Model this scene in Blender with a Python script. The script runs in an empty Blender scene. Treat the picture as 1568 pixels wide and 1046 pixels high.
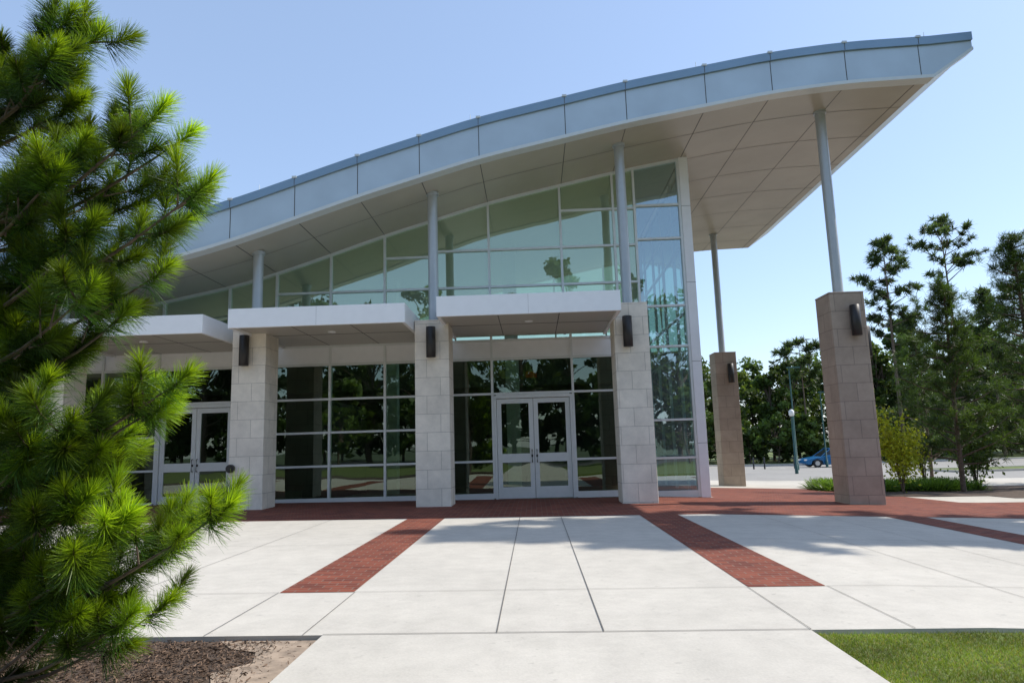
import bpy, math, random
import numpy as np
from mathutils import Vector, Matrix
R=np.random.default_rng(7)
scene=bpy.context.scene
scene.view_settings.view_transform='Standard'
scene.view_settings.look='None'
scene.view_settings.exposure=0
# ------------------------------------------------------------------ materials
def new_mat(name):
    m=bpy.data.materials.new(name); m.use_nodes=True
    nt=m.node_tree; nt.nodes.clear()
    return m,nt,nt.nodes,nt.links
def simple(name,col,rough=0.5,metal=0.0,noise=0.06,scale=6.0,bump=0.0,spec=0.5):
    m,nt,N,L=new_mat(name)
    o=N.new('ShaderNodeOutputMaterial'); p=N.new('ShaderNodeBsdfPrincipled')
    L.new(p.outputs[0],o.inputs[0])
    tc=N.new('ShaderNodeTexCoord'); nz=N.new('ShaderNodeTexNoise'); nz.inputs['Scale'].default_value=scale; nz.inputs['Detail'].default_value=6
    L.new(tc.outputs['Object'],nz.inputs['Vector'])
    r=N.new('ShaderNodeValToRGB'); L.new(nz.outputs['Fac'],r.inputs[0])
    r.color_ramp.elements[0].position=0.3; r.color_ramp.elements[1].position=0.7
    r.color_ramp.elements[0].color=[c*(1-noise) for c in col]+[1]
    r.color_ramp.elements[1].color=[min(1,c*(1+noise)) for c in col]+[1]
    L.new(r.outputs[0],p.inputs['Base Color'])
    p.inputs['Roughness'].default_value=rough; p.inputs['Metallic'].default_value=metal
    p.inputs['Specular IOR Level'].default_value=spec
    if bump>0:
        b=N.new('ShaderNodeBump'); b.inputs['Strength'].default_value=bump; b.inputs['Distance'].default_value=0.02
        L.new(nz.outputs['Fac'],b.inputs['Height']); L.new(b.outputs[0],p.inputs['Normal'])
    return m
def concrete(name,col,var=0.12,slabs=False):
    m,nt,N,L=new_mat(name)
    o=N.new('ShaderNodeOutputMaterial'); p=N.new('ShaderNodeBsdfPrincipled'); L.new(p.outputs[0],o.inputs[0])
    tc=N.new('ShaderNodeTexCoord')
    a=N.new('ShaderNodeTexNoise'); a.inputs['Scale'].default_value=0.45; a.inputs['Detail'].default_value=8; a.inputs['Roughness'].default_value=0.65
    b=N.new('ShaderNodeTexNoise'); b.inputs['Scale'].default_value=60; b.inputs['Detail'].default_value=4
    c=N.new('ShaderNodeTexNoise'); c.inputs['Scale'].default_value=3.5; c.inputs['Detail'].default_value=10; c.inputs['Roughness'].default_value=0.7
    for x in (a,b,c): L.new(tc.outputs['Object'],x.inputs['Vector'])
    m1=N.new('ShaderNodeMath'); m1.operation='ADD'; L.new(a.outputs['Fac'],m1.inputs[0]); L.new(c.outputs['Fac'],m1.inputs[1])
    m2=N.new('ShaderNodeMath'); m2.operation='MULTIPLY_ADD'; L.new(b.outputs['Fac'],m2.inputs[0]); m2.inputs[1].default_value=0.5; L.new(m1.outputs[0],m2.inputs[2])
    r=N.new('ShaderNodeMapRange'); L.new(m2.outputs[0],r.inputs[0]); r.inputs[1].default_value=0.9; r.inputs[2].default_value=1.6
    r.inputs[3].default_value=1-var; r.inputs[4].default_value=1+var
    sp=N.new('ShaderNodeTexNoise'); sp.inputs['Scale'].default_value=11; sp.inputs['Detail'].default_value=3; L.new(tc.outputs['Object'],sp.inputs['Vector'])
    sr=N.new('ShaderNodeMapRange'); L.new(sp.outputs['Fac'],sr.inputs[0]); sr.inputs[1].default_value=.66; sr.inputs[2].default_value=.74; sr.inputs[3].default_value=1; sr.inputs[4].default_value=.84
    mm=N.new('ShaderNodeMath'); mm.operation='MULTIPLY'; L.new(r.outputs[0],mm.inputs[0]); L.new(sr.outputs[0],mm.inputs[1])
    v=N.new('ShaderNodeVectorMath'); v.operation='SCALE'; v.inputs[0].default_value=col; L.new(mm.outputs[0],v.inputs['Scale'])
    L.new(v.outputs[0],p.inputs['Base Color']); p.inputs['Roughness'].default_value=0.85; p.inputs['Specular IOR Level'].default_value=0.25
    bp=N.new('ShaderNodeBump'); bp.inputs['Strength'].default_value=0.25; bp.inputs['Distance'].default_value=0.004
    L.new(b.outputs['Fac'],bp.inputs['Height']); L.new(bp.outputs[0],p.inputs['Normal'])
    return m
def bricks(name,c1,c2,mort,bw,rh,ms,wall=False,rough=0.85,bias=0.0):
    m,nt,N,L=new_mat(name)
    o=N.new('ShaderNodeOutputMaterial'); p=N.new('ShaderNodeBsdfPrincipled'); L.new(p.outputs[0],o.inputs[0])
    tc=N.new('ShaderNodeTexCoord'); vec=tc.outputs['Object']
    if wall:
        s=N.new('ShaderNodeSeparateXYZ'); L.new(vec,s.inputs[0])
        ad=N.new('ShaderNodeMath'); L.new(s.outputs[0],ad.inputs[0]); L.new(s.outputs[1],ad.inputs[1])
        cb=N.new('ShaderNodeCombineXYZ'); L.new(ad.outputs[0],cb.inputs[0]); L.new(s.outputs[2],cb.inputs[1]); vec=cb.outputs[0]
    br=N.new('ShaderNodeTexBrick'); L.new(vec,br.inputs['Vector'])
    br.inputs['Color1'].default_value=c1+(1,); br.inputs['Color2'].default_value=c2+(1,); br.inputs['Mortar'].default_value=mort+(1,)
    br.inputs['Scale'].default_value=1; br.inputs['Mortar Size'].default_value=ms; br.inputs['Brick Width'].default_value=bw; br.inputs['Row Height'].default_value=rh
    br.inputs['Mortar Smooth'].default_value=0.2; br.inputs['Bias'].default_value=bias
    nz=N.new('ShaderNodeTexNoise'); nz.inputs['Scale'].default_value=2.2; nz.inputs['Detail'].default_value=9; nz.inputs['Roughness'].default_value=.7
    L.new(tc.outputs['Object'],nz.inputs['Vector'])
    mr=N.new('ShaderNodeMapRange'); L.new(nz.outputs['Fac'],mr.inputs[0]); mr.inputs[1].default_value=.3; mr.inputs[2].default_value=.7; mr.inputs[3].default_value=.84; mr.inputs[4].default_value=1.14
    v=N.new('ShaderNodeVectorMath'); v.operation='SCALE'; L.new(br.outputs['Color'],v.inputs[0]); L.new(mr.outputs[0],v.inputs['Scale'])
    L.new(v.outputs[0],p.inputs['Base Color']); p.inputs['Roughness'].default_value=rough; p.inputs['Specular IOR Level'].default_value=0.2
    n2=N.new('ShaderNodeTexNoise'); n2.inputs['Scale'].default_value=45; L.new(tc.outputs['Object'],n2.inputs['Vector'])
    hh=N.new('ShaderNodeMath'); hh.operation='MULTIPLY_ADD'; L.new(br.outputs['Fac'],hh.inputs[0]); hh.inputs[1].default_value=-1.0; L.new(n2.outputs['Fac'],hh.inputs[2])
    bp=N.new('ShaderNodeBump'); bp.inputs['Strength'].default_value=0.5; bp.inputs['Distance'].default_value=0.006
    L.new(hh.outputs[0],bp.inputs['Height']); L.new(bp.outputs[0],p.inputs['Normal'])
    return m
def glass(name,refl,tint,glosscol,wav=0.02,lit_mix=0.0,lit_col=(.5,.6,.46)):
    m,nt,N,L=new_mat(name)
    o=N.new('ShaderNodeOutputMaterial'); mx=N.new('ShaderNodeMixShader'); t=N.new('ShaderNodeBsdfTransparent'); g=N.new('ShaderNodeBsdfGlossy')
    t.inputs[0].default_value=tint+(1,); g.inputs[0].default_value=glosscol+(1,); g.inputs['Roughness'].default_value=0.01
    lw=N.new('ShaderNodeLayerWeight'); lw.inputs['Blend'].default_value=0.25
    mr=N.new('ShaderNodeMapRange'); L.new(lw.outputs['Fresnel'],mr.inputs[0]); mr.inputs[3].default_value=refl; mr.inputs[4].default_value=1.0
    tc=N.new('ShaderNodeTexCoord')
    base=t.outputs[0]
    if lit_mix>0:   # pale diffuse share painted in, standing for the lit interior behind the panes
        d=N.new('ShaderNodeBsdfDiffuse'); d.inputs[0].default_value=lit_col+(1,)
        m2=N.new('ShaderNodeMixShader'); m2.inputs[0].default_value=lit_mix; L.new(t.outputs[0],m2.inputs[1]); L.new(d.outputs[0],m2.inputs[2]); base=m2.outputs[0]
    L.new(mr.outputs[0],mx.inputs[0]); L.new(base,mx.inputs[1]); L.new(g.outputs[0],mx.inputs[2]); L.new(mx.outputs[0],o.inputs[0])
    nz=N.new('ShaderNodeTexNoise'); nz.inputs['Scale'].default_value=0.9; nz.inputs['Detail'].default_value=1
    L.new(tc.outputs['Object'],nz.inputs['Vector']); b=N.new('ShaderNodeBump'); b.inputs['Strength'].default_value=wav; b.inputs['Distance'].default_value=0.3
    L.new(nz.outputs['Fac'],b.inputs['Height']); L.new(b.outputs[0],g.inputs['Normal'])
    return m
def leafmat(name,trans=0.4,rough=0.5,spec=0.3):
    m,nt,N,L=new_mat(name)
    o=N.new('ShaderNodeOutputMaterial'); mx=N.new('ShaderNodeMixShader'); p=N.new('ShaderNodeBsdfPrincipled'); t=N.new('ShaderNodeBsdfTranslucent')
    a=N.new('ShaderNodeAttribute'); a.attribute_name='col'
    L.new(a.outputs['Color'],p.inputs['Base Color'])
    v=N.new('ShaderNodeVectorMath'); v.operation='MULTIPLY'; L.new(a.outputs['Color'],v.inputs[0]); v.inputs[1].default_value=(1.6,1.5,0.7)
    L.new(v.outputs[0],t.inputs[0]); p.inputs['Roughness'].default_value=rough; p.inputs['Specular IOR Level'].default_value=spec
    mx.inputs[0].default_value=trans; L.new(p.outputs[0],mx.inputs[1]); L.new(t.outputs[0],mx.inputs[2]); L.new(mx.outputs[0],o.inputs[0])
    return m
M={}
M['concrete']=concrete('concrete_paving',(0.50,0.465,0.405),0.15)
M['concrete2']=concrete('road_concrete',(0.30,0.285,0.26),0.15)
M['joint']=simple('joint_sealant',(0.13,0.12,0.105),0.9)
M['paver']=bricks('brick_pavers',(0.235,0.066,0.038),(0.135,0.038,0.026),(0.20,0.13,0.10),0.2,0.1,0.007)
M['stone']=bricks('limestone_block',(0.80,0.725,0.61),(0.72,0.65,0.55),(0.48,0.43,0.36),0.6,0.4,0.006,True)
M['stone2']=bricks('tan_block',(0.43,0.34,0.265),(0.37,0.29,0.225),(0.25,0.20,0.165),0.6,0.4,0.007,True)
M['bk']=bricks('brown_brick',(0.2,0.1,0.07),(0.15,0.08,0.05),(0.2,0.17,0.14),0.2,0.075,0.01,True)
M['white']=simple('white_metal_panel',(0.90,0.90,0.90),0.35,0,0.02)
M['alu']=simple('painted_aluminium',(0.76,0.78,0.76),0.35,0.1,0.03)
M['fascia']=simple('silver_fascia',(0.48,0.56,0.61),0.38,0.3,0.07,1.2)
M['cap']=simple('roof_cap_metal',(0.23,0.33,0.42),0.35,0.4,0.05,1.2)
M['trim']=simple('fascia_trim',(0.64,0.66,0.63),0.4,0.2,0.03)
M['soffit']=simple('soffit_panel',(0.43,0.39,0.31),0.26,0.0,0.06,0.8)
M['csoffit']=simple('canopy_soffit_panel',(0.48,0.45,0.39),0.35,0.0,0.03,0.8)
M['gap']=simple('panel_joint',(0.09,0.085,0.08),0.8)
M['pole']=simple('steel_pole_paint',(0.44,0.47,0.48),0.35,0.2,0.03)
M['bronze']=simple('dark_bronze',(0.035,0.032,0.03),0.45,0.3,0.05)
M['glass_hi']=glass('upper_tinted_glass',0.36,(0.66,0.80,0.60),(0.72,0.84,0.68),lit_mix=.45,lit_col=(.56,.68,.46))  # interior brightness painted into the panes as a diffuse colour
M['glass_lo']=glass('lower_clear_glass',0.15,(0.40,0.52,0.40),(0.72,0.84,0.70))
M['glass_c']=glass('corner_glass',0.36,(0.6,0.76,0.74),(0.76,0.90,0.94),lit_mix=.18,lit_col=(.5,.62,.6))
M['glass_r']=glass('added_rear_glass',0.2,(0.66,0.80,0.62),(0.70,0.84,0.70))
M['in_wall']=simple('interior_wall',(0.14,0.125,0.105),0.8)
M['in_dark']=simple('interior_dark',(0.05,0.05,0.045),0.8)
M['in_white']=simple('interior_white',(0.75,0.75,0.70),0.7)
M['in_floor']=simple('interior_floor',(0.17,0.16,0.145),0.35)
M['soil']=simple('mulch_soil',(0.085,0.058,0.04),0.95,0,0.45,14,0.8)
M['sand']=simple('bare_sandy_soil',(0.31,0.235,0.17),0.95,0,0.3,9,0.6)
M['lawn']=simple('lawn_ground',(0.11,0.14,0.03),0.95,0,0.4,9,0.6)
M['ground']=simple('far_ground',(0.06,0.08,0.03),0.95,0,0.3,0.3)
M['asphalt']=simple('asphalt',(0.07,0.07,0.07),0.9,0,0.2,3)
M['bark']=simple('bark',(0.13,0.095,0.07),0.95,0,0.45,18,0.9)
M['leaf']=leafmat('leaves',0.35)
M['needle']=leafmat('pine_needles',0.45,0.42,0.4)
M['chips']=leafmat('mulch_chips',0.0,0.9,0.1)
M['teal']=simple('teal_paint',(0.02,0.075,0.065),0.5)
M['carblue']=simple('car_paint',(0.015,0.13,0.30),0.22,0.1,0.02)
M['carglass']=simple('car_glass',(0.02,0.025,0.03),0.08)
M['rubber']=simple('tyre_rubber',(0.02,0.02,0.02),0.8)
M['rim']=simple('wheel_rim',(0.5,0.5,0.5),0.3,0.8)
M['lampw']=simple('lamp_lens',(0.8,0.8,0.78),0.4)
M['red']=simple('exit_sign_red',(0.85,0.12,0.03),0.5)
# ------------------------------------------------------------------ builder
class B:
    def __init__(s): s.V=[];s.L=[];s.T=[];s.C=[];s.n=0;s.S=[]
    def add(s,v,faces,col=None,smooth=False):
        v=np.asarray(v,float).reshape(-1,3)
        for f in faces:
            s.L.append(np.asarray(f,int)+s.n); s.T.append(np.array([len(f)])); s.S.append(np.array([smooth]))
        s.V.append(v); s.n+=len(v)
        s.C.append(np.tile(np.array((col or (0.1,0.1,0.1))+(1,),float),(len(v),1)))
    def bulk(s,v,f,cols):
        s.V.append(v); s.L.append((f+s.n).ravel()); s.T.append(np.full(len(f),f.shape[1])); s.S.append(np.zeros(len(f),bool))
        s.n+=len(v); s.C.append(np.concatenate([cols,np.ones((len(cols),1))],1))
    def box(s,x0,x1,y0,y1,z0,z1,col=None):
        v=[(x0,y0,z0),(x1,y0,z0),(x1,y1,z0),(x0,y1,z0),(x0,y0,z1),(x1,y0,z1),(x1,y1,z1),(x0,y1,z1)]
        s.add(v,[(3,2,1,0),(4,5,6,7),(0,1,5,4),(1,2,6,5),(2,3,7,6),(3,0,4,7)],col)
    def prism(s,poly,y0,y1):
        n=len(poly)
        v=[(a,y0,b) for a,b in poly]+[(a,y1,b) for a,b in poly]
        f=[tuple(range(n)),tuple(range(2*n-1,n-1,-1))]+[(i,i+n,(i+1)%n+n,(i+1)%n) for i in range(n)]
        s.add(v,f)
    def tube(s,pts,rad,n=10,col=None,cap=True):
        pts=[Vector(p) for p in pts]; v=[];f=[]
        for i,p in enumerate(pts):
            d=(pts[min(i+1,len(pts)-1)]-pts[max(i-1,0)])
            if d.length<1e-9: d=Vector((0,0,1))
            d.normalize(); a=d.orthogonal() if abs(d.z)<0.99 else Vector((1,0,0)); a=(a-d*a.dot(d)).normalized(); b=d.cross(a)
            if abs(d.z)<0.99:
                a=Vector((0,0,1)).cross(d).normalized(); b=d.cross(a)
            for k in range(n):
                t=2*math.pi*k/n; v.append(p+(a*math.cos(t)+b*math.sin(t))*rad[i])
        for i in range(len(pts)-1):
            for k in range(n):
                f.append((i*n+k,i*n+(k+1)%n,(i+1)*n+(k+1)%n,(i+1)*n+k))
        s.add([tuple(q) for q in v],f,col,True)
        if cap:
            s.add([tuple(q) for q in v[:n]],[tuple(range(n-1,-1,-1))],col); s.add([tuple(q) for q in v[-n:]],[tuple(range(n))],col)
    def make(s,name,mat,parent=None,bevel=0):
        me=bpy.data.meshes.new(name); V=np.concatenate(s.V); L=np.concatenate(s.L); T=np.concatenate(s.T)
        me.vertices.add(len(V)); me.vertices.foreach_set('co',V.ravel().astype(np.float32))
        me.loops.add(len(L)); me.loops.foreach_set('vertex_index',L.astype(np.int32))
        me.polygons.add(len(T)); st=np.concatenate([[0],np.cumsum(T)[:-1]])
        me.polygons.foreach_set('loop_start',st.astype(np.int32)); me.polygons.foreach_set('loop_total',T.astype(np.int32))
        me.polygons.foreach_set('use_smooth',np.concatenate(s.S))
        a=me.color_attributes.new('col','FLOAT_COLOR','POINT'); a.data.foreach_set('color',np.concatenate(s.C).ravel().astype(np.float32))
        me.update(calc_edges=True); me.validate()
        me.materials.append(M[mat]); o=bpy.data.objects.new(name,me); scene.collection.objects.link(o)
        if parent: o.parent=parent
        if bevel:
            md=o.modifiers.new('bevel','BEVEL'); md.width=bevel; md.segments=2; md.limit_method='ANGLE'
        return o
def empty(name):
    e=bpy.data.objects.new(name,None); scene.collection.objects.link(e); e.empty_display_size=0.3; return e
# ------------------------------------------------------------------ terrain
GX=([-2000,-10,3,10,22,2000],[0.10,0.10,-0.036,-0.32,-0.50,-0.50])
GY=([-2000,16,25,40,60,2000],[0,0,-0.17,-0.33,-0.50,-0.50])
def g(x,y): return float(np.interp(x,*GX)+np.interp(y,*GY))
def sheet(name,x0,x1,y0,y1,dz,mat,parent=None,b=None):
    xs=sorted({x0,x1,*[k for k in GX[0] if x0<k<x1]}); ys=sorted({y0,y1,*[k for k in GY[0] if y0<k<y1]})
    own=b is None
    if own: b=B()
    v=[(x,y,g(x,y)+dz) for y in ys for x in xs]; n=len(xs)
    b.add(v,[(j*n+i,j*n+i+1,(j+1)*n+i+1,(j+1)*n+i) for j in range(len(ys)-1) for i in range(n-1)])
    if own: return b.make(name,mat,parent)
def kerb(b,x0,x1,y0,y1,d0,d1):
    xs=sorted({x0,x1,*[k for k in GX[0] if x0<k<x1]}); ys=sorted({y0,y1,*[k for k in GY[0] if y0<k<y1]})
    for i in range(len(xs)-1):
        for j in range(len(ys)-1):
            a,c=xs[i],xs[i+1]; e,h=ys[j],ys[j+1]
            P=[(a,e),(c,e),(c,h),(a,h)]
            v=[(x,y,g(x,y)+d0) for x,y in P]+[(x,y,g(x,y)+d1) for x,y in P]
            b.add(v,[(4,5,6,7),(0,1,5,4),(1,2,6,5),(2,3,7,6),(3,0,4,7)])
sheet('ground',-1500,1500,-1500,1500,-0.16,'ground')
pav=empty('paving')
BY=12.55; FY=4.9
b=B(); sheet('',-26,11.8,FY,30.0,0.0,'',b=b); sheet('',-1.5,1.82,-14,FY,0.0,'',b=b); sheet('',11.8,45,24.2,30.0,0,'',b=b); sheet('',11.8,16,BY-1.5,17.6,0,'',b=b)
b.make('concrete_slab','concrete',pav)
b=B(); kerb(b,-1.5,-1.499,-14,FY,-0.16,-0.001); kerb(b,1.819,1.82,-14,FY,-0.16,-0.001); kerb(b,-26,-1.5,FY,FY+0.001,-0.16,-0.001); kerb(b,1.82,11.8,FY,FY+0.001,-0.16,-0.001)
b.make('slab_edge','concrete',pav)
b=B()
sheet('',-26,9.6,BY,16.98,0.004,'',b=b); sheet('',4.3,9.6,16.98,23.0,0.004,'',b=b); sheet('',9.6,16,BY+.6,16.2,0.004,'',b=b)
for x0 in (-6.62,-2.32,1.83,6.15,-10.95): sheet('',x0,x0+0.67,6.3 if x0<7 else 6,BY,0.004,'',b=b)
b.make('brick_band','paver',pav)
b=B()
J=[(-0.304,-0.296,FY,BY),(0.426,0.434,FY,BY),(-1.64,-1.634,FY,6.3),(-2.33,-2.324,FY,6.3),(1.82,1.826,FY,6.3),(2.51,2.516,FY,6.3),(-3.7,-3.694,FY,BY),(-5.2,-5.194,FY,BY),(3.9,3.906,FY,BY),(5.0,5.006,FY,BY),(-8.4,-8.394,FY,BY),(8.5,8.506,FY,BY)]
for a in J: sheet('',*a,0.006,'',b=b)
for y in (6.29,9.3): 
    for a,c in ((-5.95,-2.32),(-1.65,1.83),(2.5,6.15),(6.82,11.8),(-10.2,-6.62)): sheet('',a,c,y,y+0.006,0.007,'',b=b)
sheet('',-1.5,1.82,FY,FY+0.010,0.006,'',b=b)
for y in (3.3,1.7,0.1,-1.5): sheet('',-1.5,1.82,y,y+0.008,0.006,'',b=b)
b.make('paving_joints','joint',pav)
sheet('lawn',1.822,40,-14,FY-0.002,-0.03,'lawn')
sheet('lawn',-40,-1.502,-14,1.6,-0.03,'lawn')
sheet('mulch_bed',-26,-1.502,1.6,FY-0.002,-0.035,'soil')
sheet('mulch_bed',16.0,34,8,24.2,0.01,'soil'); sheet('mulch_bed',11.8,16,17.6,24.2,0.01,'soil'); sheet('mulch_bed',8.9,11.8,18.6,24.2,0.012,'soil')
sheet('mulch_bed',11.8,16,FY,BY-1.5,0.01,'soil')
b=B()
outer=[(-1.51,3.2),(-1.51,4.88),(-2.2,4.885),(-2.05,4.7),(-1.85,4.62),(-1.78,4.4),(-1.95,4.2),(-1.8,3.9),(-1.7,3.6),(-1.62,3.3)]
b.add([(x,y,g(x,y)-0.028) for x,y in outer],[tuple(range(len(outer)-1,-1,-1))]); b.make('bare_soil','sand')
rd=empty('road'); sheet('carriageway',6,120,30.15,62,-0.12,'concrete2',rd)
sheet('far_street',-120,120,-30,-17,-0.10,'asphalt',rd)
b=B(); kerb(b,6,45,30.0,30.15,-0.16,0.0); kerb(b,6,120,62,62.15,-0.16,0.0)
kerb(b,24,70,40.0,40.15,-.16,.0); kerb(b,24,70,44.0,44.15,-.16,0); kerb(b,23.85,24,40,44.15,-.16,0)
b.make('kerb','concrete',rd)
sheet('grass_island',24,70,40.15,44,-.03,'lawn')
b=B()
for x in np.arange(16,60,2.8): sheet('',x,x+.1,53,58.5,-0.115,'',b=b)
b.make('parking_markings','white',rd)
sheet('grass_verge',6,200,62.15,120,-0.02,'lawn')
# ------------------------------------------------------------------ building
bld=empty('glass_pavilion_building')
px=[-26,-22,-16,-13.5,-10.7,-7.45,-6.24,-3.69,-1,2.28,5.5,7.14,9.02]
pz=[3.7,3.85,4.25,4.5,4.96,5.58,5.92,6.75,7.53,8.22,8.76,8.92,8.97]
XS=np.arange(-26,9.0201,0.02); ZS=np.interp(XS,px,pz)
k=np.ones(61)/61; pad=30
Zp=np.concatenate([ZS[0]-(ZS[1]-ZS[0])*np.arange(pad,0,-1),ZS,ZS[-1]+(ZS[-1]-ZS[-2])*np.arange(1,pad+1)])
ZS=np.convolve(Zp,k,'valid')
def zs(x): return float(np.interp(x,XS,ZS))
YF=14.2; YB=27.3; GYP=17.0
curve=[(x,zs(x)) for x in np.linspace(-25,9.0,70)]
def soffstrip(name,mat,y0,y1,x0,x1,dz=0):
    b=B(); q=[(x,zs(x)+dz) for x in np.linspace(x0,x1,int((x1-x0)*2)+2)]; n=len(q)
    b.add([(x,y0,z) for x,z in q]+[(x,y1,z) for x,z in q],[(i,i+n,i+1+n,i+1) for i in range(n-1)],None,True); b.make(name,mat,bld)
soffstrip('soffit','soffit',YF+.02,YB,-25,9.0)
soffstrip('interior_ceiling','in_white',17.1,26.8,-24,4.0,-.02)
n=len(curve)
b=B()
tip0=(9.86,9.56); tip1=(9.92,9.93)
b.add([(9.0,YF+.02,zs(9.0)),(9.0,YB,zs(9.0)),(tip0[0],YB,tip0[1]),(tip0[0],YF+.02,tip0[1])],[(0,1,2,3)])
b.add([(tip0[0],YF+.02,tip0[1]),(tip0[0],YB,tip0[1]),(tip1[0],YB,tip1[1]),(tip1[0],YF+.02,tip1[1])],[(0,1,2,3)])
b.make('roof_edge','trim',bld)
top=[(x,zs(x)+0.92) for x,z in curve]; top+= [(9.5,9.915),tip1]
m=len(top); b=B()
b.add([(x,YF,z) for x,z in top]+[(x,YB,z) for x,z in top],[(i,i+1,i+1+m,i+m) for i in range(m-1)])
b.add([(x,YB,z) for x,z in curve]+[(x,YB,zs(x)+.92) for x,z in curve],[(i,i+1,i+1+n,i+n) for i in range(n-1)])
b.make('roof_deck','cap',bld)
def ribbon(name,mat,y0,y1,lo,hi,xs_):
    b=B(); q=len(xs_)
    v=[];
    for x in xs_: v+=[(x,y0,lo(x)),(x,y0,hi(x)),(x,y1,hi(x)),(x,y1,lo(x))]
    f=[]
    for i in range(q-1):
        a=i*4;c=a+4
        f+=[(a,c,c+1,a+1),(a+1,c+1,c+2,a+2),(a+3,a,c,c+3)[::-1],(a+2,c+2,c+3,a+3)]
    f+=[(0,1,2,3),(4*q-4,4*q-1,4*q-2,4*q-3)]
    b.add(v,f); return b.make(name,mat,bld)
xa=list(np.linspace(-25,9.0,90))+[9.2,9.4,9.6,9.8,9.92]
def lowc(x): return zs(x) if x<=9.0 else zs(9.0)+(x-9.0)*(9.58-zs(9.0))/0.92
def topc(x): return zs(x)+.92 if x<=9.0 else np.interp(x,[9.0,9.92],[zs(9)+.92,9.95])
ribbon('fascia_panel','fascia',YF,YF+.3,lambda x:lowc(x)+.05,lambda x:max(topc(x)-.17,lowc(x)+.051),xa)
ribbon('fascia_cap','cap',YF-.05,YF+.3,lambda x:max(topc(x)-.168,lowc(x)+.052),lambda x:topc(x)+.02,xa)
ribbon('fascia_trim','trim',YF-.035,YF+.25,lambda x:lowc(x)-.03,lambda x:lowc(x)+.048,xa)
GXL=[-23.6,-22.2,-20.8,-19.4,-18,-16.6,-15.2,-13.8,-12.4,-10.9,-9.4,-7.8,-6.5,-5.08,-3.69,-2.32,-1.0,0.92,2.28,4.04,5.5,7.14,8.75]
b=B()
for x in GXL:
    b.box(x-.008,x+.008,YF-.004,YF+.01,zs(x)+.05,zs(x)+.75)
    b.box(x-.006,x+.006,YF-.054,YF-.04,zs(x)+.756,zs(x)+.94)
b.make('fascia_joints','gap',bld)
b=B()
for x in GXL: b.box(x-.05,x+.05,YF-.07,YF+.02,topc(x)+.0,topc(x)+.045)
b.make('cap_cleats','trim',bld)
b=B()
for x in GXL:
    if x<4.0: b.box(x-.008,x+.008,YF+.3,GYP,zs(x)-.004,zs(x)+.02)
    else: b.box(x-.008,x+.008,YF+.3,YB,zs(x)-.004,zs(x)+.02)
def softr(b,y,xx0,xx1):
    q=[x for x in np.linspace(xx0,xx1,int((xx1-xx0)/.4)+2)]
    for i in range(len(q)-1):
        a,c=q[i],q[i+1]
        b.add([(a,y-.008,zs(a)-.004),(c,y-.008,zs(c)-.004),(c,y+.008,zs(c)-.004),(a,y+.008,zs(a)-.004)],[(3,2,1,0)])
softr(b,15.55,-25,9.0)
for y in (17.1,18.9,20.7,22.5,24.3,26.1): softr(b,y,4.1,9.0)
b.make('soffit_joints','gap',bld)
b=B()
for x in (9.1,3.95,-1.2,-6.0): b.tube([(x,14.5,topc(x)),(x,14.5,topc(x)+.32)],[.012,.006],6)
b.make('lightning_rods','alu',bld)
upx=[-24,-22.6,-21.2,-19.8,-18.4,-17,-15.6,-14.2,-12.6,-10.9,-9.4,-7.7,-6.48,-5.08,-3.69,-2.35,-1.0,0.86,2.23,2.78]
b=B()
for a,c in zip(upx[:-1],upx[1:]):
    tl=R.normal(0,0.004,2)
    b.add([(a,GYP+tl[0]*.5,4.0),(c,GYP-tl[0]*.5,4.0),(c,GYP-tl[0]*.5+tl[1],zs(c)-.03),(a,GYP+tl[0]*.5+tl[1],zs(a)-.03)],[(0,1,2,3)])
b.make('upper_glazing','glass_hi',bld)
b=B(); b.add([(2.78,GYP,.05),(3.95,GYP,.05),(3.95,GYP,zs(3.95)-.03),(2.78,GYP,zs(2.78)-.03)],[(0,1,2,3)])
b.add([(4.12,17.3,-.2),(4.12,27,-.2),(4.12,27,8.5),(4.12,17.3,8.5)],[(0,1,2,3)])
b.make('corner_glazing','glass_c',bld)
b=B(); dcs=(-8.45,0.0)
def dox(dc): return dc-.97,dc+.97
for a,c,z0,z1 in ((-24,-9.42,.1,3.4),(-9.42,-7.48,2.5,3.4),(-7.48,-5.08,.1,3.4),(-5.08,-3.69,.1,3.4),(-3.69,-2.35,.1,3.4),(-2.35,-.97,.1,3.4),(-.97,.97,2.5,3.4),(.97,2.78,.05,3.4)):
    q=R.normal(0,.003); b.add([(a,GYP+q,z0),(c,GYP-q,z0),(c,GYP-q,z1),(a,GYP+q,z1)],[(0,1,2,3)])
b.make('lower_glazing','glass_lo',bld)
b=B(); b.box(-24,2.78,GYP-.03,GYP+.05,3.45,3.86); b.make('spandrel_panel','white',bld,.004)
b=B(); w=.028
for x in upx[:-1]: b.box(x-w,x+w,GYP-.07,GYP+.07,4.0,zs(x)-.01)
for x in [q for q in upx if q<-10]+[-9.45,-7.45,-6.48,-5.08,-3.69,-2.35,-1.0,1.0,2.10]:
    b.box(x-w,x+w,GYP-.072,GYP+.072,g(x,17)+.03,3.99)
def hbar(x0,x1,z,t=.026): b.box(x0,x1,GYP-.06,GYP+.06,z-t,z+t)
hbar(-24,2.78,3.42,.03); hbar(-24,2.78,3.89,.03); hbar(-24,2.78,4.44,.03); hbar(-24,2.78,2.55)
for a,c in ((-24,-9.47),(-7.43,-1.02),(1.02,2.78)): hbar(a,c,.9)
hbar(-7.43,-2.37,1.72); hbar(-24,-9.47,1.72)
for a,c in ((-24,-9.47),(-7.43,-1.02),(1.02,2.78)): b.box(a,c,GYP-.065,GYP+.065,-.02,.13)
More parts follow.
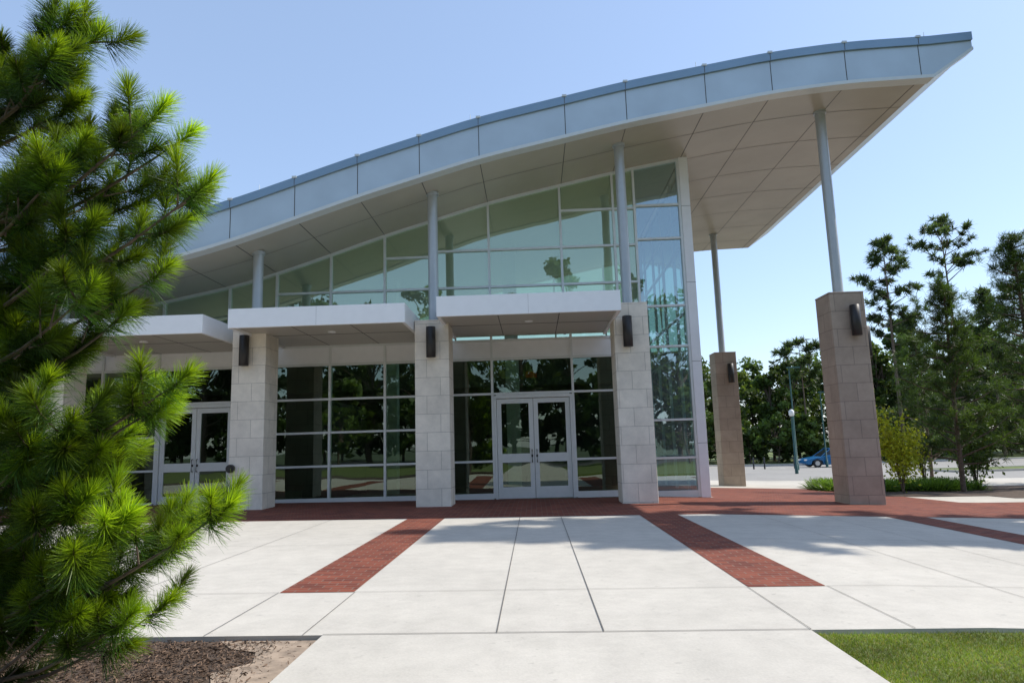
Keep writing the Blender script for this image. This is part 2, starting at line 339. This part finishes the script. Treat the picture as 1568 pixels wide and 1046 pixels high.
hbar(-6.48,2.78,5.28); hbar(-2.35,2.78,6.25); hbar(-3.69,-2.35,6.12); hbar(.86,2.78,7.22)
for x in (2.78,3.94): b.box(x-w,x+w,GYP-.075,GYP+.075,-.08,zs(x)-.01)
for z in (.86,1.78,3.6,4.63,6.38,7.27): hbar(2.80,3.92,z)
b.box(2.80,3.92,GYP-.06,GYP+.06,-.1,.08)
q=np.linspace(-24,3.95,70)
for a,c in zip(q[:-1],q[1:]):
    b.add([(a,GYP-.08,zs(a)-.06),(c,GYP-.08,zs(c)-.06),(c,GYP-.08,zs(c)),(a,GYP-.08,zs(a)),(a,GYP+.05,zs(a)-.06),(c,GYP+.05,zs(c)-.06)],[(0,1,2,3),(4,5,1,0)])
for y in np.arange(17.3,27.1,1.6): b.box(4.08,4.16,y-.03,y+.03,-.3,8.5)
for z in (.86,1.78,3.6,4.63,6.38,7.27): b.box(4.085,4.155,17.33,27,z-.03,z+.03)
b.make('window_frames','alu',bld)
b=B(); b.box(3.97,4.2,GYP-.10,GYP+.32,-.12,zs(4.1)-.005); b.make('corner_pilaster','white',bld,.006)
b=B()
for z in (1.2,3.2,5.2,7.2): b.box(3.968,4.202,GYP-.102,GYP-.09,z-.004,z+.004)
b.make('pilaster_joints','gap',bld)
for dc in dcs:
    fr=B(); x0,x1=dox(dc); z0=g(dc,17)+.01
    fr.box(x0-.0,x0+.06,GYP-.075,GYP+.075,z0,2.5); fr.box(x1-.06,x1,GYP-.075,GYP+.075,z0,2.5); fr.box(x0+.06,x1-.06,GYP-.075,GYP+.075,2.43,2.52)
    gl=B()
    for s0,s1 in ((x0+.067,dc-.005),(dc+.005,x1-.067)):
        fr.box(s0,s0+.11,GYP-.025,GYP+.025,z0+.01,2.42); fr.box(s1-.11,s1,GYP-.025,GYP+.025,z0+.01,2.42)
        fr.box(s0+.11,s1-.11,GYP-.025,GYP+.025,2.30,2.42); fr.box(s0+.11,s1-.11,GYP-.025,GYP+.025,.86,1.07); fr.box(s0+.11,s1-.11,GYP-.025,GYP+.025,z0+.01,.27)
        gl.add([(s0+.1,GYP,.2),(s1-.1,GYP,.2),(s1-.1,GYP,2.32),(s0+.1,GYP,2.32)],[(0,1,2,3)])
    fr.make('door_frame','alu',bld,.003); gl.make('door_glass','glass_lo',bld)
    h=B()
    for sx in (-.06,.06):
        h.tube([(dc+sx,GYP-.028,.86),(dc+sx,GYP-.08,.86),(dc+sx,GYP-.08,1.16),(dc+sx,GYP-.028,1.16)],[.011]*4,8)
        h.box(dc+sx-.02,dc+sx+.02,GYP-.032,GYP-.026,.98,1.04)
        h.box(dc+(sx*1.5 if sx>0 else sx*1.5-.6),dc+(sx*1.5+.6 if sx>0 else sx*1.5),GYP+.05,GYP+.09,.96,1.0)
    h.make('door_handles','bronze',bld)
def canopy(x0,x1,zb,zt,lights):
    c=B(); y0,y1=13.86,16.93
    c.box(x0,x1,y0,y0+.07,zb,zt); c.box(x0,x0+.07,y0+.07,y1,zb,zt); c.box(x1-.07,x1,y0+.07,y1,zb,zt); c.box(x0+.07,x1-.07,y0+.07,y1,zt-.06,zt-.01)
    c.make('canopy_fascia','white',bld,.006)
    s=B(); s.box(x0+.07,x1-.07,y0+.07,y1,zb+.05,zb+.08); s.make('canopy_soffit','csoffit',bld)
    j=B(); xm=[x0+(x1-x0)*t for t in (.33,.67)]
    for x in xm: j.box(x-.008,x+.008,y0+.08,y1-.01,zb+.046,zb+.052)
    j.box(x0+.08,x1-.08,15.3,15.316,zb+.045,zb+.0515)
    x=x0+(x1-x0)*.5; j.box(x-.0015,x+.0015,y0-.002,y0+.01,zb+.01,zt-.01)
    j.make('canopy_joints','gap',bld)
    l=B(); x=x0+(x1-x0)*.5
    l.tube([(x,15.0,zb+.055),(x,15.0,zb+.035)],[.09,.09],16)
    l.make('downlight','white',bld)
canopy(-1.94,1.88,3.95,4.38,1); canopy(-6.32,-2.60,3.86,4.27,1); canopy(-10.65,-6.86,3.78,4.18,1); canopy(-15.0,-11.2,3.6,3.98,1)
def column(cx,cy,top,zsoff,mat,w=.76,r=.115):
    base=g(cx,cy)-.1
    c=B(); c.box(cx-w/2,cx+w/2,cy-w/2,cy+w/2,base,top-.012); c.make('column_pier',mat,bld,.012)
    c=B(); c.box(cx-w/2-.004,cx+w/2+.004,cy-w/2-.004,cy+w/2+.004,top-.012,top+.02); c.make('pier_cap',mat,bld,.006)
    c=B(); c.tube([(cx,cy,top),(cx,cy,zsoff)],[r,r],28,cap=False); c.tube([(cx,cy,top+.02),(cx,cy,top+.05)],[.17,.17],24); c.tube([(cx,cy,zsoff-.06),(cx,cy,zsoff+.01)],[r+.03,r+.03],24); c.make('steel_pole','pole',bld)
def sconce(cx,fy,zc):
    c=B(); c.tube([(cx,fy-.13,zc-.34),(cx,fy-.13,zc-.335),(cx,fy-.13,zc+.335),(cx,fy-.13,zc+.34)],[.09,.105,.105,.09],20); c.box(cx-.05,cx+.05,fy-.06,fy,zc-.2,zc+.2)
    c.make('wall_sconce','bronze',bld)
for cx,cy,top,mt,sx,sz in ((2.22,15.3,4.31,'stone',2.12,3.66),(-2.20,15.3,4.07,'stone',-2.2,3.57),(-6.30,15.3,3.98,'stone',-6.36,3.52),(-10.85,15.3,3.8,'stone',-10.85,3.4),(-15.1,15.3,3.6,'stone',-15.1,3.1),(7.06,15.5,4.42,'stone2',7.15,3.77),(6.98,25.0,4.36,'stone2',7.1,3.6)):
    column(cx,cy,top,zs(cx),mt); sconce(sx,cy-.38,sz)
# interior
b=B(); b.box(-24,4.0,26.8,27.0,-.5,4.7); b.box(-24.3,-24,17,27,-.5,3.6); b.make('interior_back_wall','in_wall',bld)
bb=B()
for x in np.arange(-11,4,2.0): bb.box(x-.03,x+.03,26.85,26.95,4.7,zs(x)-.03)
bb.box(-11,4.0,26.86,26.94,4.7,4.76)
bb.make('added_clerestory_frames','alu',bld)  # frames of the clerestory added for interior light
b=B()
for a,c in zip(np.arange(-12,4,1.0),np.arange(-11,5,1.0)): b.add([(a,26.9,4.7),(c,26.9,4.7),(c,26.9,zs(c)-.03),(a,26.9,zs(a)-.03)],[(0,1,2,3)])
b.make('added_clerestory','glass_r',bld)  # clerestory added in the back wall so the upper panes look paler
b=B(); b.box(-24,4.05,17.08,26.8,-.2,-.06); b.make('interior_floor','in_floor',bld)
b=B()
for x in (-8.2,-4.3,-.6,3.3): b.box(x-.2,x+.2,20.5,20.9,-.05,zs(x)-.05)
b.make('interior_columns','in_white',bld)
b=B(); b.box(-6.2,-5.4,18.3,22,-.05,2.6); b.box(-3.4,-1.2,23,24,-.05,1.1); b.box(1.2,3.0,22,24.5,-.05,2.8); b.box(-11,-7,24,25,-.05,3)
b.make('interior_partitions','in_dark',bld)
b=B(); b.box(-24,2.7,23.0,26.7,3.25,3.5); b.make('mezzanine','in_wall',bld)
b=B(); b.box(-.16,.12,17.5,17.55,2.98,3.14); b.make('exit_sign','red',bld)
b=B(); b.box(-20,-12.2,18,24,5.3,6.55); b.make('rooftop_penthouse','bk',bld)
# ------------------------------------------------------------------ vegetation
def norm(a): return a/np.maximum(np.linalg.norm(a,axis=-1,keepdims=True),1e-9)
def rdir(n): return norm(R.normal(size=(n,3)))
def add_quads(b,c,size,cols,asp=.6,flat=0):
    n=len(c); u=rdir(n); w=rdir(n); 
    v=norm(np.cross(u,w)); size=np.asarray(size).reshape(-1,1)*np.ones((n,1))
    V=np.stack([c-u*size,c+v*size*asp,c+u*size,c-v*size*asp],1).reshape(-1,3)
    b.bulk(V,np.arange(n*4).reshape(n,4),np.repeat(cols,4,0))
def add_needles(b,o,d,ln,w,cols,droop=.15):
    n=len(o); s=norm(np.cross(d,rdir(n)))*np.asarray(w).reshape(-1,1); ln=np.asarray(ln).reshape(-1,1)*np.ones((n,1))
    dn=np.array([0,0,-1.0]); m=o+d*ln*.5+dn*ln*droop*.2; t=o+d*ln*.97+dn*ln*droop
    V=np.stack([o-s,o+s,m+s*.85,m-s*.85,t+s*.3,t-s*.3],1).reshape(-1,3); k=np.arange(n)*6
    F=np.concatenate([np.stack([k,k+1,k+2,k+3],1),np.stack([k+3,k+2,k+4,k+5],1)])
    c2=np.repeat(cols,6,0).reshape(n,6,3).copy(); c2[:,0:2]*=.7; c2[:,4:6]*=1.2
    b.bulk(V,F,c2.reshape(-1,3))
def shoot(b,base,ax,L,nn,nl,w,cin,cout):
    ax=np.array(ax,float); ax/=np.linalg.norm(ax); t=R.random(nn)**.8
    r=rdir(nn); r=norm(r-(r@ax)[:,None]*ax); ang=np.radians(88-68*t+R.normal(0,11,nn))
    d=norm(ax*np.cos(ang)[:,None]+r*np.sin(ang)[:,None]); o=np.array(base)+ax*(L*t)[:,None]
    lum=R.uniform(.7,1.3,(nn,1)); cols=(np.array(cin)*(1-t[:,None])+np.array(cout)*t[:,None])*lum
    add_needles(b,o,d,nl*(1.05-.25*t)*R.uniform(.75,1.08,nn),w*np.ones(nn),cols,R.uniform(.0,.15))
def hero_pine(name,tr,tips,extra):
    e=empty(name); wood=B(); nd=B(); tx,ty,h=tr
    zz=np.linspace(0,h,14); wood.tube([(tx+.04*math.sin(z*1.7),ty+.04*math.cos(z*1.3),g(tx,ty)-.05+z) for z in zz],[.075*(1-z/h)**.8+.012 for z in zz],12)
    def branch(T,full):
        T=np.array(T); P0=np.array([tx,ty,max(.25,T[2]-(.05+.22*np.linalg.norm(T[:2]-[tx,ty])))]); D=T-P0; L=np.linalg.norm(D)
        sag=np.array([0,0,-.10*L]); s=np.linspace(0,1,9)
        P=P0+np.outer(s,D)+np.outer(np.sin(s*math.pi),sag)+np.cumsum(R.normal(0,.012,(9,3)),0)*np.sin(s*math.pi)[:,None]
        wood.tube(P,[.012*(1-q)**.8+.003 for q in s],7)
        dend=P[-1]-P[-2]; dend/=np.linalg.norm(dend)
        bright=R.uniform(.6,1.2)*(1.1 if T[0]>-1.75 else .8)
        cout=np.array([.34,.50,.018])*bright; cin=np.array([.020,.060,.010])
        nn=430 if full else 110; ww=.0013 if full else .0022
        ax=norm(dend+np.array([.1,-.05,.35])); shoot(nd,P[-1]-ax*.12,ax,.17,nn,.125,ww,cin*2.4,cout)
        ns=10 if full else 5
        for i in range(ns):
            s0=R.uniform(.55,.97) if i<ns-4 else R.uniform(.15,.55); p=P0+s0*D+sag*math.sin(s0*math.pi)
            side=rdir(1)[0]; side-=dend*(side@dend); side/=np.linalg.norm(side); 
            a=norm(dend*.7+side*.8+np.array([0,0,.3])); l=R.uniform(.05,.22)*(1.15-.4*s0)
            q=p+a*l; a2=norm(a+np.array([0,0,.4]))
            wood.tube([p,p+a*l*.5,q,q+a2*.1],[.005,.004,.004,.002],5,cap=False)
            yo=R.uniform(.15,1.0)*(0.35+.68*s0)
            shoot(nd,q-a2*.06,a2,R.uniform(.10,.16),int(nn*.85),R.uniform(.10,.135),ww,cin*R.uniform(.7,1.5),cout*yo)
    for T in tips: branch(T,True)
    for T in extra: branch(T,False)
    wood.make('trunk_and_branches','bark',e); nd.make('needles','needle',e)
K=[(-.690,.685),(-.72,.625),(-.580,.550),(-.620,.515),(-.535,.505),(-.500,.425),(-.530,.370),(-.677,.365),(-.560,.290),(-.620,.223),(-.676,.262),(-.69,.154),(-.523,.122),(-.548,.085),(-.605,.040),(-.69,.057),(-.63,.0),(-.68,0),
 (-.452,-.070),(-.495,-.085),(-.60,-.08),(-.525,-.120),(-.57,-.145),(-.65,-.137),(-.535,-.200),(-.585,-.215),(-.68,-.205),(-.74,-.09),(-.75,.02),(-.74,.2),(-.75,.30),(-.74,.45),(-.73,.56),(-.76,.66),(-.74,.72),(-.65,.31),(-.73,.12),(-.78,.40),(-.77,-.15),(-.70,.50),(-.55,.43),(-.66,-.05),(-.70,-.12),(-.62,-.17)]
tips=[]
for i,(a,c) in enumerate(K):
    Y=3.05+.25*math.sin(i*2.4); tips.append((a*Y,Y,1.256+(c-.01)*Y))
extra=[]
for i in range(22):
    an=R.uniform(math.pi*.55,math.pi*1.7); r=R.uniform(.6,1.2); z=R.uniform(.6,4.6); r*=1-.5*max(0,(z-2)/3)
    extra.append((-2.95+r*math.cos(an),3.25+r*math.sin(an)*.9,z))
hero_pine('pine_tree',(-2.98,3.3,5.0),tips,extra)
def pine(name,x,y,h,cs,rm,nl,tpl,npt,nlen,seed,col,conic=True,tr=.012,up=.35,nw=.012,crad=.35,lean=(0,0)):
    global R
    R=np.random.default_rng(seed); e=empty(name); wood=B(); nd=B(); z0=g(x,y)-.1
    tt=np.linspace(0,1,12); wx=R.normal(0,.012*h,3)
    cen=lambda t: np.array([x+lean[0]*t+wx[0]*math.sin(t*4)*.5,y+lean[1]*t+wx[1]*math.sin(t*3.1+1)*.5,z0+h*t])
    wood.tube([cen(t) for t in tt],[h*tr*(1-t)**.75+.012 for t in tt],9)
    C=[];CO=[];A=[]
    for i in range(nl):
        f=(i+R.random())/nl; t=cs+(1-cs)*f*.98
        r=rm*((1-f)**.75*.95+.1 if conic else (math.sin(math.pi*min(1,f*.85+.15))**.6))*R.uniform(.55,1.12)
        an=i*2.4+R.normal(0,.4); d=np.array([math.cos(an),math.sin(an),up*R.uniform(.3,1.6)]); p0=cen(t); p1=p0+d*r
        pm=p0+(p1-p0)*.55+np.array([0,0,-.06*r]); wood.tube([p0,pm,p1],[.02+h*.0018,.014+h*.0009,.006],5,cap=False)
        for j in range(tpl):
            s=R.uniform(.3,1.03) if conic else R.uniform(.5,1.05)
            c=p0+(p1-p0)*s+R.normal(0,crad*.55,3)*[1,1,.6]; C.append(c); A.append(norm(d*.6+np.array([0,0,.6])+R.normal(0,.3,3))); CO.append(np.array(col)*R.uniform(.45,1.35)*(.7+.4*s))
    C=np.array(C);A=np.array(A);CO=np.array(CO); n=len(C)*npt
    Cr=np.repeat(C,npt,0); o=Cr+R.normal(0,crad*.16,(n,3)); d=norm(np.repeat(A,npt,0)*.7+rdir(n))
    add_needles(nd,o,d,nlen*R.uniform(.7,1.2,n),nw*np.ones(n),np.repeat(CO,npt,0)*R.uniform(.7,1.3,(n,1)),.1)
    wood.make('trunk_and_limbs','bark',e); nd.make('needles','needle',e)
    return e
P1=(.055,.10,.018)
pine('pine_tree',12.4,20.6,6.3,.14,1.75,60,9,38,.20,11,P1,True,.010,.45,.006,.26,(.1,0))
pine('pine_tree',15.9,22.0,8.2,.12,2.1,72,10,38,.21,12,P1,True,.011,.4,.006,.30,(-.2,0))
pine('pine_tree',18.6,25.0,6.8,.12,2.1,50,9,30,.22,13,P1,True,.010,.4,.008,.34)
pine('pine_tree',16.2,29.0,6.0,.12,1.9,44,9,30,.22,14,P1,True,.010,.4,.008,.34)
pine('pine_tree',13.9,12.7,15.0,.56,2.3,34,9,60,.36,21,P1,False,.010,.3,.03,.34)
pine('pine_tree',14.6,13.2,19.5,.58,2.6,42,9,60,.36,22,P1,False,.009,.3,.03,.34)
pine('pine_tree',17.3,12.7,15.5,.52,2.6,36,9,60,.36,23,P1,False,.010,.3,.03,.34)
P2=(.06,.095,.03)
pine('pine_tree',34.0,64.5,21.0,.50,2.6,28,6,40,.6,31,P2,False,.009,.5,.035,.5)
pine('pine_tree',40.6,66,22.6,.74,3.2,18,6,38,.55,32,P2,False,.008,.6,.035,.5)
pine('pine_tree',26.2,67,11.6,.60,2.4,16,6,36,.6,33,P2,False,.009,.4,.035,.5)
pine('pine_tree',42.5,64,15.5,.45,2.6,26,6,34,.6,34,P2,True,.009,.4,.035,.6)
pine('pine_tree',36.5,66,13.5,.4,2.6,26,6,34,.6,35,P2,True,.009,.4,.035,.6)
pine('pine_tree',47.5,66,18.5,.6,2.8,18,5,34,.6,36,P2,False,.009,.4,.035,.5)
R=np.random.default_rng(99)
def btree(wood,lf,x,y,h,r,nleaf,ls,col):
    z0=g(x,y)-.2; wood.tube([(x,y,z0),(x+R.normal(0,.2),y,z0+h*.4),(x+R.normal(0,.4),y+R.normal(0,.3),z0+h*.85)],[h*.016,h*.012,.04],7,cap=False)
    nc=int(20+r*6); C=[];Rr=[];Cl=[]
    for i in range(nc):
        f=R.random()**.8; zz=z0+h*(.10+.86*f); rr=r*math.sin(math.pi*min(.97,.25+.68*f))**.8
        an=R.uniform(0,6.28); q=rr*math.sqrt(R.random())
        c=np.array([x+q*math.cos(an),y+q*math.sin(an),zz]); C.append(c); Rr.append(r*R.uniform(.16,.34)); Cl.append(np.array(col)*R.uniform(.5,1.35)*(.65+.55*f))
        wood.tube([(x,y,z0+h*min(.8,.1+f*.6)),tuple(c)],[h*.005,.02],4,cap=False)
    C=np.array(C);Rr=np.array(Rr);Cl=np.array(Cl); idx=R.integers(0,nc,nleaf)
    p=C[idx]+rdir(nleaf)*(Rr[idx]*R.random(nleaf)**.4)[:,None]*[1,1,.75]
    up=np.clip((p[:,2]-C[idx][:,2])/Rr[idx],-1,1)[:,None]
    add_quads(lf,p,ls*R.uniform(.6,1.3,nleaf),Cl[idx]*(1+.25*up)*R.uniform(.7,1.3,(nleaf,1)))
def mass(name,items,nleaf,ls):
    e=empty(name); w=B(); l=B()
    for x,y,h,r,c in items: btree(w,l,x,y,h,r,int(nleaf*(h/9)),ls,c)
    w.make('trunks','bark',e); l.make('foliage','leaf',e)
G1=(.07,.115,.025);G2=(.10,.15,.03);G3=(.05,.08,.022)
it=[]
for i,x in enumerate(np.arange(8,110,2.5)):
    it.append((x+R.normal(0,.8),70+R.normal(0,2.5),R.uniform(7.0,12.0)+(3.5 if x>36 else 0),R.uniform(2.1,3.1),[G1,G2,G3][R.integers(0,3)]))
for i,x in enumerate(np.arange(10,130,2.7)):
    it.append((x+R.normal(0,1),79+R.normal(0,2),R.uniform(8,14),R.uniform(3,4),[G1,G3][R.integers(0,2)]))
for i,x in enumerate(np.arange(16,64,1.8)):
    it.append((x+R.normal(0,.7),65.5+R.normal(0,.8),R.uniform(2.8,5.4),R.uniform(1.5,2.2),[G1,G2][R.integers(0,2)]))
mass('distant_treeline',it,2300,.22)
it=[]
for i,x in enumerate(np.arange(-62,60,5.0)):
    it.append((x+R.normal(0,1.2),-33+R.normal(0,2.5),R.uniform(13,22),R.uniform(3.2,5.0),[G1,G2,G3][R.integers(0,3)]))
for i,x in enumerate(np.arange(-30,30,8.0)):
    it.append((x+R.normal(0,1.2)+ (4 if abs(x)<3 else 0),-12.5+R.normal(0,1.0),R.uniform(4.5,7.5),R.uniform(1.6,2.3),[G1,G2][R.integers(0,2)]))
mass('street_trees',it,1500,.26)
it=[]
for i,x in enumerate(np.arange(-80,80,3.6)):
    it.append((x+R.normal(0,1.0),-43+R.normal(0,1.5),R.uniform(8,13),R.uniform(3.2,4.4),[G1,G3][R.integers(0,2)]))
mass('woodland_edge',it,1300,.42)
def shrub(name,x,y,h,r,n,ls,col):
    e=empty(name); w=B(); l=B(); z0=g(x,y)
    for i in range(9):
        an=R.uniform(0,6.28); q=R.uniform(.2,.8)*r; top=np.array([x+q*math.cos(an),y+q*math.sin(an),z0+h*R.uniform(.6,1)])
        w.tube([(x,y,z0),(x+(top[0]-x)*.4,y+(top[1]-y)*.4,z0+h*.45),tuple(top)],[.02,.012,.005],5,cap=False)
        m=n//9; t=R.uniform(.35,1.05,m)[:,None]; p=np.array([x,y,z0])*(1-t)+top*t+R.normal(0,r*.2,(m,3)); 
        add_quads(l,p,ls*R.uniform(.6,1.3,m),np.array(col)*R.uniform(.6,1.4,(m,1)))
    w.make('stems','bark',e); l.make('foliage','leaf',e)
shrub('yellow_shrub',10.45,20.2,2.4,.75,2800,.05,(.34,.38,.03))
shrub('young_tree',12.2,22.2,2.1,.7,500,.05,(.20,.24,.04))
shrub('shrub',14.0,22.6,2.4,1.1,2600,.06,(.08,.13,.025))
shrub('shrub',16.9,22.0,2.2,1.3,2600,.06,(.07,.115,.025))
b=B(); n=16000
x=R.uniform(8.75,13.4,n); y=R.uniform(21.0,23.2,n); keep=(np.sin(x*2.1)*.25+22.9>y)&(y>21.1+.25*np.sin(x*3)); x=x[keep];y=y[keep]; n=len(x)
z=np.array([g(a,c) for a,c in zip(x,y)]); o=np.stack([x,y,z],1); d=norm(R.normal(0,.55,(n,3))+[0,0,1.0])
add_needles(b,o,d,R.uniform(.25,.6,n),.012*np.ones(n),np.array([.11,.20,.03])*R.uniform(.5,1.5,(n,1)),.25); b.make('liriope_groundcover','needle')
b=B(); n=110000
x=1.84+R.random(n)**1.1*5.5; y=R.uniform(2.9,4.88,n); 
o=np.stack([x,y,np.interp(x,*GX)-.03],1); d=norm(R.normal(0,.42,(n,3))+[0,0,.9])
pt=.8+.3*np.sin(x*4.1+np.sin(y*5))*np.sin(y*6.3+x)
col=np.where(R.random((n,1))<.18,np.array([[.40,.35,.15]]),np.array([[.22,.31,.04]]))*(R.uniform(.6,1.35,(n,1))*pt[:,None])
add_needles(b,o,d,R.uniform(.02,.045,n),.0014*np.ones(n),col,.25); b.make('lawn_grass','leaf')
b=B(); n=42000
x=-1.52-R.random(n)**1.0*3.2; y=R.uniform(2.6,4.87,n); keep=(R.random(n)<np.clip((-1.72-x)/.35+.22,0.05,1)); x=x[keep];y=y[keep];n=len(x)
c=np.stack([x,y,np.interp(x,*GX)-.035+R.uniform(0.0,.02,n)],1)
col=np.array([[.11,.073,.05]])*R.uniform(.3,2.0,(n,1)); u=norm(R.normal(size=(n,3))*[1,1,.28]); w=norm(np.cross(u,norm(R.normal(size=(n,3))*[.4,.4,1])))
s=R.uniform(.004,.018,(n,1)); V=np.stack([c-u*s-w*s*.22,c+u*s-w*s*.22,c+u*s+w*s*.22,c-u*s+w*s*.22],1).reshape(-1,3)
b.bulk(V,np.arange(n*4).reshape(n,4),np.repeat(col,4,0)); b.make('mulch_chips','chips')
# ------------------------------------------------------------------ street furniture
def lamp_post(name,x,y,h,mat,head,rr=.045):
    e=empty(name); z=g(x,y); b=B(); b.tube([(x,y,z-.14),(x,y,z+.4),(x,y,z+.42),(x,y,z+h)],[.10,.10,rr*1.2,rr],14); b.make('post',mat,e)
    b=B()
    if head=='can':
        b.tube([(x,y,z+h-.9),(x,y,z+h-.88),(x,y,z+h),(x,y,z+h+.03)],[.13,.15,.15,.1],18); b.make('lamp_head','bronze',e)
    elif head=='box':
        b.tube([(x,y,z+h),(x,y,z+h+.05),(x,y,z+h+.3),(x,y,z+h+.4)],[.08,.15,.16,.06],14); b.make('lamp_head','lampw',e)
    else:
        b.tube([(x,y,z+h),(x,y,z+h+.12)],[.05,.03],10); b.box(x-.12,x+.75,y-.13,y+.13,z+h,z+h+.1); b.make('lamp_head',mat,e)
lamp_post('street_lamp',10.05,20.6,4.9,'bronze','can')
lamp_post('street_lamp',15.6,42,3.3,'teal','box',.06)
lamp_post('street_lamp',18.3,49,7.0,'teal','arm')
lamp_post('street_lamp',22.4,54,5.6,'teal','arm')
bo=empty('bollards'); b=B()
for x in (16.2,17.0,19.2): b.tube([(x,52,g(x,52)-.13),(x,52,g(x,52)+.7),(x,52,g(x,52)+.75)],[.06,.06,.03],12)
b.make('bollard_posts','bronze',bo)
car=empty('parked_car'); cx,cy=20.9,55.0; cz=g(cx,cy)-.12
prof=[(0,.32),(.05,.55),(.25,.68),(1.15,.82),(1.75,.90),(3.6,.95),(4.3,.92),(4.5,.72),(4.5,.35),(4.2,.22),(3.95,.22),(3.85,.5),(3.45,.62),(3.05,.5),(2.95,.2),(1.35,.2),(1.25,.5),(.85,.62),(.5,.5),(.4,.22),(.1,.22)]
b=B()
prof=prof[::-1]
b.prism([(cx+a,cz+c) for a,c in prof],cy-.86,cy+.86); b.make('body','carblue',car,.05)
b=B()
v=[(cx+1.2,cy-.80,cz+.82),(cx+4.15,cy-.80,cz+.92),(cx+4.15,cy+.80,cz+.92),(cx+1.2,cy+.80,cz+.82),(cx+2.0,cy-.62,cz+1.37),(cx+3.4,cy-.62,cz+1.39),(cx+3.4,cy+.62,cz+1.39),(cx+2.0,cy+.62,cz+1.37)]
b.add(v,[(0,1,5,4),(1,2,6,5),(2,3,7,6),(3,0,4,7)]); b.make('windows','carglass',car)
b=B(); b.box(cx+1.95,cx+3.45,cy-.64,cy+.64,cz+1.37,cz+1.44)
for s in (-1,1):
    for (a0,z0_,a1,z1_) in ((1.2,.82,2.0,1.38),(4.15,.92,3.4,1.4),(2.75,.88,2.75,1.38)):
        b.tube([(cx+a0,cy+s*.81,cz+z0_),(cx+a1,cy+s*.63,cz+z1_)],[.04,.04],6)
b.make('roof','carblue',car,.02)
b=B(); r=B()
for a in (.85,3.45):
    for s in (-1,1):
        b.tube([(cx+a,cy+s*.70,cz+.32),(cx+a,cy+s*.90,cz+.32)],[.32,.32],20); r.tube([(cx+a,cy+s*.88,cz+.32),(cx+a,cy+s*.91,cz+.32)],[.2,.18],14)
b.make('tyres','rubber',car); r.make('rims','rim',car)
b=B(); b.box(cx+.0,cx+.14,cy-.78,cy-.45,cz+.52,cz+.62); b.box(cx+.0,cx+.14,cy+.45,cy+.78,cz+.52,cz+.62); b.make('headlights','lampw',car)
b=B(); b.tube([(-6.62,14.93,.95),(-6.62,14.84,.95)],[.09,.09],18); b.tube([(-6.62,14.84,.95),(-6.62,14.82,.95)],[.06,.055],18); b.make('wall_receptacle','bronze',bld)
# ------------------------------------------------------------------ light & sky
sd=Vector((0.82,0.17,1.0)); 
el=math.atan2(sd.z,math.hypot(sd.x,sd.y)); az=math.atan2(sd.x,sd.y)
sl=bpy.data.lights.new('sun','SUN'); sl.energy=5.0; sl.angle=math.radians(.53); sl.color=(1,.955,.88)
so=bpy.data.objects.new('sun',sl); scene.collection.objects.link(so); so.rotation_euler=sd.to_track_quat('Z','Y').to_euler(); so.location=(20,5,30)
w=bpy.data.worlds.new('World'); scene.world=w; w.use_nodes=True; nt=w.node_tree
bg=nt.nodes['Background']; sk=nt.nodes.new('ShaderNodeTexSky'); sk.sky_type='NISHITA'; sk.sun_disc=False; sk.sun_elevation=el; sk.sun_rotation=az
sk.air_density=1.0; sk.dust_density=0.8; sk.ozone_density=1.5; sk.altitude=0
hz=nt.nodes.new('ShaderNodeVectorMath'); hz.operation='MULTIPLY_ADD'; hz.inputs[1].default_value=(.92,.92,.95); hz.inputs[2].default_value=(1.4,1.85,2.55)
nt.links.new(sk.outputs[0],hz.inputs[0]); nt.links.new(hz.outputs[0],bg.inputs[0]); bg.inputs[1].default_value=.15
# ------------------------------------------------------------------ camera
cd=bpy.data.cameras.new('camera'); cd.lens=24.0; cd.sensor_width=36; cd.clip_end=4000; cd.clip_start=.05
co=bpy.data.objects.new('camera',cd); scene.collection.objects.link(co); scene.camera=co
psi,pp,rr_=math.radians(1.6),math.radians(8.7),math.radians(1.7)
F=Vector((-math.sin(psi)*math.cos(pp),math.cos(psi)*math.cos(pp),math.sin(pp)))
Rt=Vector((math.cos(psi),math.sin(psi),0)); U=Rt.cross(F)
R2=Rt*math.cos(rr_)-U*math.sin(rr_); U2=U*math.cos(rr_)+Rt*math.sin(rr_)
co.matrix_world=Matrix(((R2.x,U2.x,-F.x,0),(R2.y,U2.y,-F.y,0),(R2.z,U2.z,-F.z,1.256),(0,0,0,1)))
